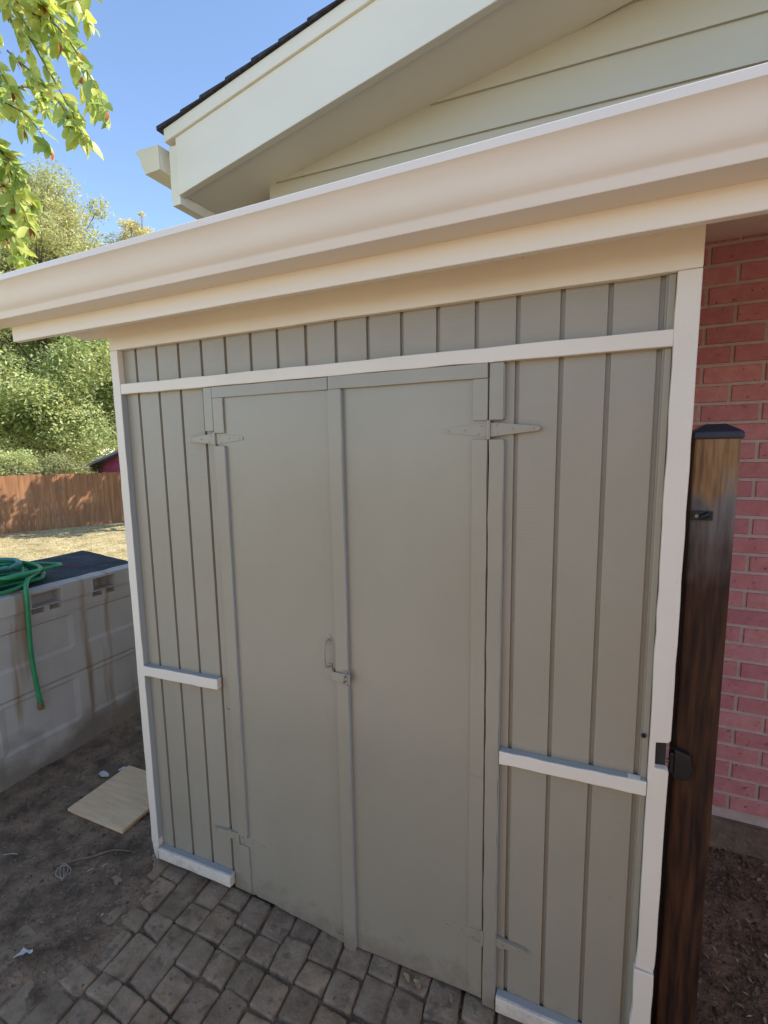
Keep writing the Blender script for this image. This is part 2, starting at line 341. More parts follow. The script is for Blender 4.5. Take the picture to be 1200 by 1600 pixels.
# gable lap siding (a shade out of line with the brickwork below)
m = MB()
for k in range(-3, 14):
    z0 = 2.935+.154*k; z1 = z0+.175
    xr0, xr1 = -1.5, 9.0
    m.add([(xr0,-.016,z0),(xr1,-.016,z0),(xr1,-.003,z1),(xr0,-.003,z1),(xr0,.02,z0),(xr1,.02,z0),(xr1,.02,z1),(xr0,.02,z1)],
          [(0,1,2,3),(0,4,5,1),(3,2,6,7),(0,3,7,4),(1,5,6,2)])
# cut to the roof slope: laps above the soffit line are dropped at their ends
V2 = []
for (x,y,z) in m.v:
    V2.append((x,y,z))
m2 = MB()
for i in range(0, len(m.v), 8):
    q = m.v[i:i+8]; z1 = q[3][2]; zmid = q[0][2]
    xa = max(-1.5, (zmid-3.25)/.2-.25); xb = 9-max(0,(zmid-3.25)/.2)
    if xa > 4.8: continue
    q = [(xa if v[0] < 0 else min(9.0, xb+.4), v[1], v[2]) for v in q]
    m2.add(q, [(0,1,2,3),(0,4,5,1),(3,2,6,7),(0,3,7,4),(1,5,6,2)])
gs = m2.build('gable_siding', LAP, H, loc=(-.05, -.0, 0), rz=radians(3.2))
# rake overhang: y .60 front of rake board, soffit to the wall; slope .2, ridge at x 4.6
RX = 4.6
def slab(x0, x1, za, zb, y0, y1):   # band between two lines z = za+.2x and z = zb+.2x, with the mirror slope
    m = MB()
    m.add([(x0,y0,za+.2*x0),(x1,y0,za+.2*x1),(x1,y0,zb+.2*x1),(x0,y0,zb+.2*x0),(x0,y1,za+.2*x0),(x1,y1,za+.2*x1),(x1,y1,zb+.2*x1),(x0,y1,zb+.2*x0)],
          [(0,1,2,3),(7,6,5,4),(0,4,5,1),(3,2,6,7),(0,3,7,4)])
    X2 = 2*x1-x0
    m.add([(x1,y0,za+.2*x1),(X2,y0,za+.2*x0),(X2,y0,zb+.2*x0),(x1,y0,zb+.2*x1),(x1,y1,za+.2*x1),(X2,y1,za+.2*x0),(X2,y1,zb+.2*x0),(x1,y1,zb+.2*x1)],
          [(0,1,2,3),(7,6,5,4),(0,4,5,1),(3,2,6,7),(1,5,6,2)])
    return m
hb(slab(-1.878, RX, 3.222, 3.470, .600, .635), 'rake_board', HOUSEP, bev=.003)
hb(slab(-1.935, RX, 3.4705, 3.527, .588, .64), 'drip_trim', HOUSEP, bev=.003)
hb(slab(-1.875, RX, 3.236, 3.245, .6355, .935), 'rake_soffit', HSOF)
m = MB(); m.box(-1.93,-1.8785,.608,9,2.812,3.072)
hb(m, 'eave_board', HOUSEP, bev=.003)
m = MB(); m.box(-1.878,-1.40,.9355,9,2.815,2.83); hb(m, 'eave_soffit', HSOF)
m = MB(); m.box(-1.985,-1.932,.66,.70,2.86,3.07)   # packing block behind the gutter
hb(m, 'packing_block', HOUSEP)
# eave gutter, open end capped
GP = [(-1.985,3.092),(-1.985,2.985),(-2.083,2.983),(-2.088,3.000),(-2.105,3.025),(-2.112,3.06),(-2.132,3.083),(-2.135,3.098),(-2.127,3.099)]
m = MB(); n = len(GP)
m.add([(x,.60,z) for x,z in GP]+[(x,9,z) for x,z in GP]+[(x+(.003 if i > 1 else -.003),.60,z+.002) for i,(x,z) in enumerate(GP)]+[(x+(.003 if i > 1 else -.003),9,z+.002) for i,(x,z) in enumerate(GP)],
      [(i,i+1,i+1+n,i+n) for i in range(n-1)]+[(2*n+i+1,2*n+i,3*n+i,3*n+i+1) for i in range(n-1)])
m.add([(x,.601,z) for x,z in GP], [tuple(range(n))]); m.add([(x,.598,z) for x,z in GP], [tuple(range(n-1,-1,-1))])
hb(m, 'rain_gutter', HOUSEP)
# shingles, stepped along the slope
m = MB(); prof = []
x = -1.965; sr = random.Random(2)
top = []
while x < RX:
    L_ = .135+sr.uniform(-.02,.02); th = .012+sr.uniform(0,.006)
    top.append((x, 3.534+.2*x+th*.7)); top.append((x+L_-.002, 3.534+.2*(x+L_)+.001)); x += L_
top[-1] = (RX, 3.53+.2*RX)
pts = [(-1.965,3.5285+.2*-1.965)]+top+[(RX, 3.5285+.2*RX)]
mir = [(2*RX-a,b) for a,b in pts]
for P_ in (list(reversed(pts)),):
    n = len(P_); m.add([(a,.575,b) for a,b in P_]+[(a,9.2,b) for a,b in P_], [tuple(range(n))[::-1]]+[tuple(range(n,2*n))]+[(i,(i+1)%n,(i+1)%n+n,i+n) for i in range(n)])
P_ = [(RX,3.5175+.2*RX),(2*RX+1.985,3.5175-.2*1.985),(2*RX+1.985,3.54-.2*1.985),(RX,3.54+.2*RX)]
m.prism(P_, .575, 9.2)
hb(m, 'roof', SHING)
# ---------------------------------------------------------------- shed
S = thing('shed', 'taupe lean-to storage shed with double doors and cream trim against the brick house', 'shed')
G0, GS = .099, .1012
# grooved front sheet
m = MB(); prof = [(-1.60,0)]
gx = sorted([G0-GS*k for k in range(0, 17)])
for x in gx:
    if x < -1.58: continue
    prof += [(x-.0056,0),(x-.0047,.0088),(x+.0047,.0088),(x+.0056,0)]
prof += [(.150,0)]
n = len(prof)
m.add([(x,y,.012) for x,y in prof]+[(x,y,2.05) for x,y in prof], [(i,i+1,i+1+n,i+n) for i in range(n-1)])
m.box(-1.60,.150,.0095,.018,.012,2.05)
m.build('front_siding', TAUPE, S)
m = MB()
for x0, x1 in ((-1.612,-1.600),(.150,.160)):
    m = MB(); y0, y1 = -.002, BY-.012; zt = lambda y: 2.060+(y+.128)*.2795
    m.add([(x0,y0,.01),(x1,y0,.01),(x1,y1,.01),(x0,y1,.01),(x0,y0,zt(y0)),(x1,y0,zt(y0)),(x1,y1,zt(y1)),(x0,y1,zt(y1))],[(0,3,2,1),(4,5,6,7),(0,1,5,4),(1,2,6,5),(2,3,7,6),(3,0,4,7)])
    m.build('side_wall', TAUPE, S)
T = -.022
# left corner board, tapering to a broken foot
m = MB()
P = [(-1.602,.0),(-1.594,.008),(-1.588,.055),(-1.585,.10)]
z = .10
while z < 2.0: z += .05; P.append((-1.585+rnd.gauss(0,.0009), min(z,2.007)))
P += [(-1.585,2.0075),(-1.622,2.0075)]
z = 2.0
while z > .12: z -= .055; P.append((-1.622+rnd.gauss(0,.0009), z))
P += [(-1.622,.09),(-1.614,.03)]
m.prism(P, T, -.0005); m.build('corner_board', CREAM, S, bev=.0025)
m = MB(); m.box(-1.622,-1.6125,-.0004,.055,.04,2.05); m.build('corner_return', CREAM, S, bev=.002)
# right corner board: notch for the gate latch, shorter patch board below
P = [(.120,.337),(.160,.334)]
z = .36
while z < .86: P.append((.1635+rnd.gauss(0,.0004), z)); z += .05
P += [(.165,.882),(.160,.889),(.136,.887),(.1355,.952),(.160,.956),(.1655,.962)]
z = 1.0
while z < 2.0: P.append((.1655+(z-1)*.0022+rnd.gauss(0,.0004), z)); z += .05
P += [(.168,2.0075),(.1235,2.0075)]
z = 1.97
while z > .36: P.append((.1225+rnd.gauss(0,.0008), z)); z -= .05
m = MB(); m.prism(P, T, -.0005); m.build('corner_board', CREAM, S, bev=.0025)
m = MB(); m.box(.136,.1595,-.0022,-.0008,.886,.957); m.build('latch_slot_shade', DARK, S)  # dark panel: shade inside the notch put into the colour
m = MB(); m.board(.1175,.1615,0,.3325,T-.003,-.0005,.0012); m.build('patch_board', CREAM, S, bev=.0025)
# frieze board, long rail, short rails
m = MB(); m.board(-1.622,.168,2.0085,2.094,T,-.0005,.0006,.12); m.build('frieze_board', CREAM, S, bev=.002)
m = MB(); m.board(-1.584,.1225,1.856,1.8915,T+.001,-.0005,.0006,.08); m.build('top_rail', CREAM, S, bev=.002)
def rail(x0, x1, za, zb, dz, name='middle_rail', out=0):
    m = MB(); P = []
    n = 9
    for i in range(n+1): P.append((x0+(x1-x0)*i/n, za+dz*i/n+rnd.gauss(0,.0008)))
    for i in range(n,-1,-1): P.append((x0+(x1-x0)*i/n, zb+dz*i/n+rnd.gauss(0,.0008)))
    m.prism(P, T-.002-out, -.0005); r_ = m.build(name, CREAM, S, bev=.002)
    # the top edge and the sawn end keep the wall's older grey green paint
    e = MB(); e.add([(x0+.001,-.021,zb+.0012),(x1-.001,-.021,zb+dz+.0012),(x1-.001,-.001,zb+dz+.0012),(x0+.001,-.001,zb+.0012)], [(0,1,2,3)])
    e.build('upper_edge', EDGE, r_); return r_
rail(-1.584,-1.216, .797,.836,.014)
rail(-.229,.1215, .800,.836,.010)
rail(-1.580,-1.209, .020,.064,.016, 'bottom_rail', .006)
rail(-.227,.1165, .028,.074,.004, 'bottom_rail', .006)
# inner edge of the corner boards
m = MB(); m.add([(-1.5818,-.0205,.10),(-1.5818,-.001,.10),(-1.5818,-.001,1.855),(-1.5818,-.0205,1.855)], [(0,1,2,3)]); m.build('board_edge', EDGE, S)
# narrow taupe strip between the last groove and the right corner board
m = MB(); m.box(.1085,.1215,-.0075,-.0005,.08,1.855); m.box(.1085,.1225,-.0075,-.0005,1.893,2.007); m.build('filler_strip', TAUPE, S, bev=.0015)
# door posts (flat casing boards beside the hinges)
for a_ in ((-.269,-.2335,1.716,1.855,-.0165,-.0004,.0004),(-.269,-.2325,.012,1.668,-.0155,-.0004,.0005),(-1.205,-1.1695,1.715,1.855,-.016,-.0004,.0004),(-1.200,-1.1690,.03,.735,-.006,-.0004,.0004)):
    m = MB(); m.board(*a_); m.build('hinge_casing', DOORP, S, bev=.0015)
# dark sheet behind the doors' edges: shade of the gaps put into colour
m = MB(); m.box(-1.1685,-.2695,-.0015,-.0003,.02,1.855); m.build('door_gap_shade', DARK, S)
def door(x0, x1, zl, zr, side):
    # leaf as one sheet: slight sag along the foot
    m = MB(); n = 10; P = []
    for i in range(n+1): P.append((x0+(x1-x0)*i/n, zl+(zr-zl)*i/n+rnd.gauss(0,.0012)))
    for i in range(n,-1,-1): P.append((x0+(x1-x0)*i/n, 1.8555))
    m.prism(P, -.0105, -.0017)
    return m.build('door', DOORP, S, bev=.0015)
DL = door(-1.1675,-.7335,.036,.000,-1); DR = door(-.7305,-.2715,.002,.026,1)
def part(m, name, material, parent, **k): return m.build(name, material, parent, **k)
m = MB(); m.board(-1.167,-.7338,1.8195,1.8552,-.018,-.0106,.0004); part(m,'door_rail',DOORP,DL,bev=.0015)
m = MB(); m.board(-.7302,-.2722,1.819,1.8555,-.0215,-.0106,.0004); part(m,'door_rail',DOORP,DR,bev=.0015)
m = MB(); m.board(-.7302,-.688,.001,1.8188,-.0240,-.0106,.0004); part(m,'door_stile',DOORP,DR,bev=.0015)
for a_ in ((-.309,-.2725,1.716,1.8188,-.0175,-.0106,.0004),(-.312,-.2725,.74,1.668,-.0165,-.0106,.0005),(-.3135,-.2725,.262,.7385,-.0145,-.0106,.0005),(-.3135,-.2725,.027,.214,-.0125,-.0106,.0005)):
    m = MB(); m.board(*a_); part(m,'door_stile',DOORP,DR,bev=.0012)
for a_ in ((-1.1665,-1.124,1.7075,1.8192,-.0175,-.0106,.0004),(-1.1665,-1.124,.262,1.666,-.0205,-.0106,.0005),(-1.1665,-1.124,.036,.2185,-.0165,-.0106,.0005)):
    m = MB(); m.board(*a_); part(m,'door_stile',DOORP,DL,bev=.0012)
m = MB(); m.board(-.768,-.7342,1.05,1.8188,-.0125,-.0106,.0004); part(m,'door_stile',DOORP,DL,bev=.0008)
m = MB(); m.board(-.765,-.7345,.003,.03,-.0150,-.0106,.0003); part(m,'door_patch',DOORP,DL,bev=.003)
# grey edges on the applied strips: bluish sky light put into the colour
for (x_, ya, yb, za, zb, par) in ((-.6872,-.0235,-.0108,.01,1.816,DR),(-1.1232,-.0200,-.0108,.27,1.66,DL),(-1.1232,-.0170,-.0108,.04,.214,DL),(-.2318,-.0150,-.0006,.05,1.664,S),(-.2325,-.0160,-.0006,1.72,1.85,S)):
    m = MB(); m.box(x_-.0006,x_+.0006,ya,yb,za,zb); m.build('skylit_edge', EDGE, par)
# strap hinges
def hinge(cx, cz, leaf, y, L1, L2, tilt=0):
    m = MB(); t = tan(radians(tilt))
    m.prism([(cx+.004,cz-.0175),(cx+.040,cz-.0135),(cx+L2,cz-.005+t*L2),(cx+L2+.004,cz+t*L2),(cx+L2,cz+.006+t*L2),(cx+.040,cz+.015),(cx+.004,cz+.0175)], y, -.0009)
    m.prism([(cx-.004,cz+.0175),(cx-.040,cz+.015),(cx-L1,cz+.006-t*L1),(cx-L1-.004,cz-t*L1),(cx-L1,cz-.005-t*L1),(cx-.040,cz-.0135),(cx-.004,cz-.0175)], y, -.0009)
    m.tube([(cx,y-.002,cz-.024),(cx,y-.002,cz+.024)], .0046, 12)
    for dx, dz in ((.020,.010),(.024,-.010),(.06,.001),(L2-.012,.0+t*L2),(-.018,.010),(-.026,-.010),(-.06,.0),(-L1+.012,-t*L1)):
        if dx == .020: nf = len(m.f)
        m.tube([(cx+dx,y-.0008,cz+dz),(cx+dx,y+.001,cz+dz)], .0027, 8)
    o = m.build('strap_hinge', DOORP, leaf, bev=.0005); o.data.materials.append(STEEL)
    for p_ in o.data.polygons:
        if p_.index >= nf: p_.material_index = 1
    return o
hinge(-.270,1.692,DR,-.0128,.116,.122); hinge(-1.167,1.689,DL,-.0128,.118,.112)
hinge(-.2715,.235,DR,-.0128,.116,.118,1); hinge(-1.168,.240,DL,-.0128,.118,.112,1)
# pull handle
m = MB(); hx = -.757
path = smooth_path([(hx,-.0135,1.068),(hx-.002,-.030,1.062),(hx-.003,-.037,1.045),(hx-.003,-.039,1.020),(hx-.002,-.036,.996),(hx,-.030,.984),(hx+.001,-.0135,.978)], 5)
m.tube(path, .0033, 10); m.prism([(hx-.008,1.058),(hx+.008,1.058),(hx+.009,1.078),(hx,1.083),(hx-.009,1.078)], -.0145,-.0107); m.prism([(hx-.008,.988),(hx-.008,.966),(hx,.961),(hx+.008,.966),(hx+.008,.988)][::1], -.0145,-.0107)
m.build('pull_handle', DOORP, DL, bev=.001)
# hasp and staple
m = MB(); m.prism([(-.778,.938),(-.742,.938),(-.742,.972),(-.778,.972)], -.0150,-.0107); m.box(-.741,-.678,-.0305,-.0275,.942,.971); m.tube([(-.741,-.0255,.939),(-.741,-.0255,.974)], .0045, 10); m.build('hasp', DOORP, DL, bev=.001)
m = MB(); m.tube(smooth_path([(-.692,-.0266,.966),(-.692,-.040,.964),(-.692,-.044,.957),(-.692,-.040,.950),(-.692,-.0266,.948)],4), .0028, 8); m.prism([(-.704,.932),(-.689,.932),(-.689,.980),(-.704,.980)], -.0274,-.0263); m.build('staple', STEEL, DR, bev=.0006)
# bolt head painted over near the corner board
m = MB(); m.tube([(.110,-.0095,.959),(.110,-.0145,.957)], .0055, 6); m.build('bolt_head', BLACKM, S)
# soffit, fascia, gutter, lean-to roof
m = MB(); m.prism([(-1.6225,2.058),(-1.6225,2.19),(-1.90,2.19),(-1.90,2.106),(-1.88,2.098),(-1.757,2.060)][::-1], -.021, -.001)
m.build('return_board', FASC, S, bev=.002)
LY0, LZ0, LY1, LZ1 = -.1284, 2.068, BY-.012, 2.37
m = MB(); m.add([(x,y,z) for dz in (0,.012) for x,y,z in ((-1.70,LY0,LZ0+dz),(2.6,LY0,LZ0+dz),(2.6,LY1,LZ1+dz),(-1.70,LY1,LZ1+dz))],
      [(0,3,2,1),(4,5,6,7),(0,1,5,4),(1,2,6,5),(2,3,7,6),(3,0,4,7)])
m.build('roof_lining', FASC, S)
m = MB(); m.board(-1.955,2.6,2.050,2.20,-.150,-.1285,.0004,.2); m.build('fascia', FASC, S, bev=.0025)
# K-style gutter: (y,z) outside line
GQ = [(-.1507,2.196),(-.1507,2.1015),(-.229,2.1005),(-.2305,2.1025),(-.2310,2.1195),(-.2345,2.1235),(-.2422,2.1300),(-.2485,2.1390),(-.2535,2.1500),(-.2580,2.1610),(-.2632,2.1715),(-.2700,2.1815),(-.2785,2.1900),(-.2820,2.1925),(-.2825,2.2080),(-.2805,2.2100),(-.2700,2.2100),(-.2690,2.2060)]
m = MB(); m.extr(GQ, -2.6, 2.7, closed=False)
m.extr([(y+(.0016 if i > 1 else -.0002),z+(.0012 if i < 14 else -.001)) for i,(y,z) in enumerate(GQ)][::-1], -2.6, 2.7, closed=False)
for X in (-2.6,2.7):
    n = len(GQ)-2; m.add([(X,y,z) for y,z in GQ[:n]], [tuple(range(n))])
gu = m.build('rain_gutter', GUTM, S)
gu.data.polygons.foreach_set('use_smooth', [True]*len(gu.data.polygons))
md = gu.modifiers.new('es','EDGE_SPLIT'); md.split_angle = radians(42)
m = MB(); m.add([(-1.96,-.14,2.2015),(2.6,-.14,2.2015),(2.6,BY-.01,2.53),(-1.96,BY-.01,2.53),(-1.96,-.14,2.2165),(2.6,-.14,2.2165),(2.6,BY-.01,2.556),(-1.96,BY-.01,2.556)],
   [(0,3,2,1),(4,5,6,7),(0,1,5,4),(1,2,6,5),(2,3,7,6),(3,0,4,7)]); m.build('roof', SHING, S)

# ---------------------------------------------------------------- gate post
PX0, PX1, PY = .1835, .2705, .050
post = thing('gate_post', 'dark stained wooden gate post with black cap beside the right end of the shed', 'post', ((PX0+PX1)/2, PY+.044, 0))
m = MB(); m.box(-.0435,.0435,-.044,.044,-.05,1.665); pm = m.build('post', POSTW, post, bev=.004)
m = MB(); a, b_ = .0485, .020
m.add([(-a,-a,1.659),(a,-a,1.659),(a,a,1.659),(-a,a,1.659),(-a,-a,1.675),(a,-a,1.675),(a,a,1.675),(-a,a,1.675),(-b_,-b_,1.693),(b_,-b_,1.693),(b_,b_,1.693),(-b_,b_,1.693)],
      [(0,3,2,1),(0,1,5,4),(1,2,6,5),(2,3,7,6),(3,0,4,7),(4,5,9,8),(5,6,10,9),(6,7,11,10),(7,4,8,11),(8,9,10,11)])
m.build('post_cap', CAPM, post, bev=.004)
m = MB(); m.box(-.041,.000,-.0490,-.0442,1.476,1.497); bk = m.build('hinge_bracket', BLACKM, post, bev=.001)
m = MB(); m.tube([(-.032,-.047,1.486),(-.032,-.053,1.486)], .0042, 8); m.build('bolt', STEEL, bk)
m = MB(); m.tube([(-.024,-.052,1.482),(-.008,-.052,1.490)], .0065, 8); m.build('hinge_pin', BLACKM, bk)
m = MB(); m.prism([(-.046,.838),(-.012,.842),(-.006,.868),(-.012,.905),(-.046,.915)], -.066,-.0442); m.box(-.056,-.046,-.066,-.050,.850,.905); lt = m.build('gate_latch', BLACKM, post, bev=.003)
m = MB(); m.tube([(-.090,-.058,.880),(-.050,-.058,.880)], .005, 8); m.build('latch_bar', STEEL, lt)
# ---------------------------------------------------------------- deck box
DB = thing('deck_box', 'long grey resin deck box with dark lid and rust streaks left of the shed', 'deck box', (-2.63,0,0))
X0 = -2.63
def sstep(v, a, b): return 0 if v <= a else 1 if v >= b else (v-a)/(b-a)
panels = [(-.62,-.02),(-.02+.0,.375-.0)]
def inpan(y, y0, y1): return sstep(y, y0, y0+.03)*(1-sstep(y, y1-.03, y1))
def relief(y, z):
    d = 0.
    if z > .868: d = .018
    elif z > .800: d = .006
    d -= .010*(1 if .438 < z < .450 else 0)
    for (a, b) in ((-.60,-.02),(.435,1.02),(-.02+.0,.378)):
        k = inpan(y, a, b)
        k1 = k*(1-sstep(z,.772,.780))*sstep(z,.585,.604); k2 = k*(1-sstep(z,.410,.416))*sstep(z,.165,.186)
        d -= .009*(k1+k2)
    for (a, b) in ((.172,.320),(.499,.638),(-.35,-.20)):     # hand holds
        if a < y < b and .872 < z < .942: d = -.055
    for (a, b) in ((.172,.235),(.262,.318),(.499,.560),(.582,.638)):
        if a < y < b and .838 < z < .862: d = -.012-(.012 if int(z/.0045) % 2 else 0)
    return X0+d
def lines(vals, lo, hi, st):
    s = set()
    for v in vals: s.add(round(v-.0008,5)); s.add(round(v+.0008,5))
    for v in fr(lo, hi, st): s.add(round(v,5))
    return sorted(q for q in s if lo <= q <= hi)
yl = lines([-.60,-.57,-.05,-.02,.378,.348,.01,.435,.465,1.012,.172,.320,.499,.638,-.35,-.20,.235,.262,.318,.56,.582], -.95, .83, .05)
zl = lines([.868,.800,.438,.450,.772,.780,.585,.604,.410,.416,.165,.186,.872,.942,.838,.862,.8415,.846,.8505,.855,.8595], 0, .950, .05)
gm = MB(); n = len(zl)
gm.v = [(relief(y,z)-X0, y, z) for y in yl for z in zl]
gm.f = [(i*n+j, (i+1)*n+j, (i+1)*n+j+1, i*n+j+1) for i in range(len(yl)-1) for j in range(n-1)]
gm.box(-.56,-.0605,-.95,.83,0,.930)
gm.box(-.06,-.012,.815,.829,0,.93); gm.box(-.06,-.012,-.95,-.93,0,.93)
gm.build('box_body', BOXP, DB)
m = MB()   # rim: a light strip in front of the sagging dark lid
n = 24
ysr = [-.95+1.78*i/n for i in range(n+1)]
rx = [rnd.gauss(0,.0022) for _ in ysr]
V = []
for y, dx in zip(ysr, rx):
    V += [(.018,y,.9502),(.017,y,.957),(-.058+dx*4,y,.962+dx*.5),(-.068+dx*4,y,.950)]
m.add(V, [(i*4+j,(i+1)*4+j,(i+1)*4+j+1,i*4+j+1) for i in range(n) for j in range(3)])
m.build('lid_rim', BOXP, DB)
m = MB(); lx = fr(-.565,-.045,.03); ly = fr(-.955,.835,.04)
def lh(x, y): return .957+.020*sin((y+.95)*3.1)*.3+.045*min(1,max(0,(-x-.02)/.5))+.003*noise.noise(Vector((x*14,y*14,2)))
mm = grid_mesh(lx, ly, lh)
mm.box(-.565,-.045,-.955,.829,.930,.9505)
mm.build('lid', LIDM, DB, smooth=False)
# ---------------------------------------------------------------- garden hose lying on the box
hr_ = random.Random(4)
loops = []
cx, cy = -2.89, .15
for k in range(7):
    ra, rb = .155+hr_.uniform(-.06,.04), .255+hr_.uniform(-.09,.03); ox, oy = hr_.gauss(0,.025), hr_.gauss(-.01,.03); ph = hr_.uniform(0,.6); tl = hr_.gauss(0,.35)
    for i in range(14):
        a = 2*pi*i/14+ph
        x = ra*cos(a); y = rb*sin(a)
        loops.append((cx+ox+x*cos(tl)-y*sin(tl), cy+oy+x*sin(tl)+y*cos(tl), lid_z if False else 1.0+.0115*k+.006*sin(a*3+k)))
def onlid(p): 
    base = lh(p[0]-X0, p[1])+.013
    return (p[0], p[1], base+(p[2]-1.0))
loops = [onlid(p) for p in loops]
tail = [(-2.72,.26,1.03),(-2.655,.19,1.02),(-2.605,.150,.995),(-2.594,.142,.955),(-2.596,.140,.86),(-2.600,.138,.74),(-2.606,.140,.62),(-2.613,.150,.50),(-2.618,.160,.40),(-2.620,.163,.365)]
HO = thing('garden_hose', 'green garden hose coiled on the deck box with one end hanging down its front', 'hose', (-2.9,.3,.98))
def hp_(m, name, material, **k):
    o = m.build(name, material, None, **k); o.parent = HO; o.matrix_parent_inverse = Matrix.Translation((2.9,-.3,-.98)); return o
m = MB(); m.tube(smooth_path(loops, 4), .0100, 9); hp_(m, 'hose_coil', HOSE, smooth=True)
m = MB(); m.tube(smooth_path([loops[-1]]+tail, 6), .0108, 9); hp_(m, 'hose_end', HOSE, smooth=True)
m = MB(); m.tube([(-2.620,.163,.372),(-2.620,.164,.352)], .0135, 12); m.tube([(-2.620,.164,.352),(-2.620,.165,.335)], .0155, 12); hp_(m, 'hose_fitting', BRASS)
# second, faded hose mixed in
TH = []
for k in range(3):
    for i in range(12):
        a = 2*pi*i/12+1; TH.append(onlid((-2.95+.12*cos(a)+.02*k, .13+.19*sin(a)-.02*k, 1.0+.062+.012*k)))
m = MB(); m.tube(smooth_path(TH, 4), .0105, 8)
tag(m.build('garden_hose', TEAL, smooth=True), 'faded teal hose tangled on top of the bright green coil', 'hose')
m = MB(); m.tube(smooth_path([onlid((-3.10,.02,1.0)),onlid((-3.12,.22,1.01)),onlid((-3.06,.42,.993)),onlid((-2.96,.52,.991)),onlid((-2.90,.60,.991))], 6), .0022, 6)
m.build('cord', mat('red_cord', (.55,.07,.05), None, .6), None)
tag(bpy.data.objects['cord'], 'thin red cord lying across the dark lid of the deck box', 'cord')
# ---------------------------------------------------------------- board and litter on the dirt
bd = MB(); bd.prism([(0,0),(.358,0),(.358,.016),(0,.016)], 0, .325)
b = bd.build('plywood_board', BOARD, bev=.0015); b.location = (-2.193,-.005,.012); b.rotation_euler = (radians(1.0),radians(-.6),radians(1.0))
tag(b, 'loose square of bare plywood lying on the dirt at the shed corner', 'board')
PAPER = mat('white_litter', (.48,.46,.42), (.62,.60,.56), .7, (40,40,40))
def crumple(x, y, L, W, name, label, cat, seed, z=None, material=None, lift=.012, rz=0):
    q = random.Random(seed); nx, ny = 7, 4; V = []
    z = dirt_h(x,y)+.004 if z is None else z
    for i in range(nx):
        for j in range(ny):
            u, v = i/(nx-1)-.5, j/(ny-1)-.5
            ww = W*(1-1.3*abs(u))
            a = u*L; b2 = v*ww+sin(u*5+seed)*L*.12
            V.append((x+a*cos(rz)-b2*sin(rz), y+a*sin(rz)+b2*cos(rz), z+q.random()*lift))
    m = MB(); m.add(V, [(i*ny+j,(i+1)*ny+j,(i+1)*ny+j+1,i*ny+j+1) for i in range(nx-1) for j in range(ny-1)])
    return tag(m.build(name, material or PAPER, smooth=True), label, cat)
crumple(-1.677,-.482,.052,.022,'paper_scrap','thin twisted white paper scrap on the dirt at lower left','litter',2,rz=1.0)
crumple(-2.262,.225,.060,.045,'paint_flake','crumpled white paint flake beside the back of the plywood board','litter',3,rz=.3)
crumple(-2.225,.300,.035,.03,'paint_flake','small pale flake on the dirt behind the plywood board','litter',9,rz=1.3)
STRING = mat('pale_twine', (.42,.36,.29), (.5,.44,.36), .8, (30,30,30))
q = random.Random(8); pts = []
for i in range(15):
    a = i*1.05; x = -1.885+.030*cos(a)*(1+.3*q.random()); y = -.222+.024*sin(a*.9)*(1+.4*q.random()); pts.append((x,y,dirt_h(x,y)+.004+.003*q.random()))
m = MB(); m.tube(smooth_path(pts,5), .0011, 5); tag(m.build('twine', STRING, smooth=True), 'tangled loop of pale string lying on the dark dirt', 'string')
pts = [(-1.985+.29*t+.02*sin(t*5), -.245+.20*t+.035*sin(t*3.1), 0) for t in [i/10 for i in range(11)]]
pts = [(x,y,dirt_h(x,y)+.006) for x,y,_ in pts]
m = MB(); m.tube(smooth_path(pts,4), [.0014+.0022*sin(pi*i/40)**2 for i in range(41)], 6)
tag(m.build('twig', TWIG, smooth=True), 'long thin brown twig on the dirt in front of the plywood board', 'twig')
for (x,y,L,a,lab) in ((-1.80,-.18,.030,.9,'short straw bit on the dirt right of the tangled string'),(-1.76,-.145,.018,1.2,'tiny straw bit nearest the shed corner board'),(-2.19,-.27,.055,.5,'bent straw near the foot of the deck box')):
    m = MB(); m.tube([(x,y,dirt_h(x,y)+.004),(x+L*.5*cos(a),y+L*.5*sin(a),dirt_h(x,y)+.008),(x+L*cos(a),y+L*sin(a),dirt_h(x,y)+.004)], .0014, 5)
    tag(m.build('straw', STRING), lab, 'straw')
SPL = mat('splintered_wood', (.34,.22,.11), (.46,.31,.17), .85, (60,60,60))
for i,(x,y,L,W,lab) in enumerate(((-.500,-.036,.028,.014,'brown wood chip at the foot of the right door, the left one'),(-.462,-.042,.034,.022,'larger pale wood chip at the foot of the right door'),(-.356,-.040,.024,.012,'small torn wood chip under the hinge side of the right door'))):
    crumple(x,y,L,W,'wood_chip',lab,'wood chip',20+i,z=.010,material=SPL,lift=.007,rz=-.7)
# leaf litter, crumbs and pebbles nobody could count
DEB = mat('dirt_crumbs', (.10,.075,.052), (.16,.12,.085), .95, (20,20,20), per_island=[(.45,.42,.4),(1,1,1),(1.1,1.05,1),(.7,.6,.5),(1.9,1.75,1.55)])
m = MB(); q = random.Random(21)
def crumb(x, y, r, z):
    V = [Vector((1,0,0)),Vector((-1,0,0)),Vector((0,1,0)),Vector((0,-1,0)),Vector((0,0,.7)),Vector((0,0,-.7))]
    R_ = Matrix.Rotation(q.uniform(0,6),3,'Z')@Matrix.Rotation(q.uniform(0,6),3,'X')
    m.add([(R_@(v*r*q.uniform(.5,1.3)))+Vector((x,y,z)) for v in V], [(0,2,4),(2,1,4),(1,3,4),(3,0,4),(2,0,5),(1,2,5),(3,1,5),(0,3,5)])
for i in range(9000):
    x = q.uniform(-2.6,-1.25); y = q.uniform(-.75,.7); 
    if pave_edge(x,y) < .1: continue
    if -2.2 < x < -1.8 and -.02 < y < .34: continue
    r_ = min(.011, .0012+.0015*q.expovariate(1)); crumb(x,y,r_,dirt_h(x,y)+r_*.3)
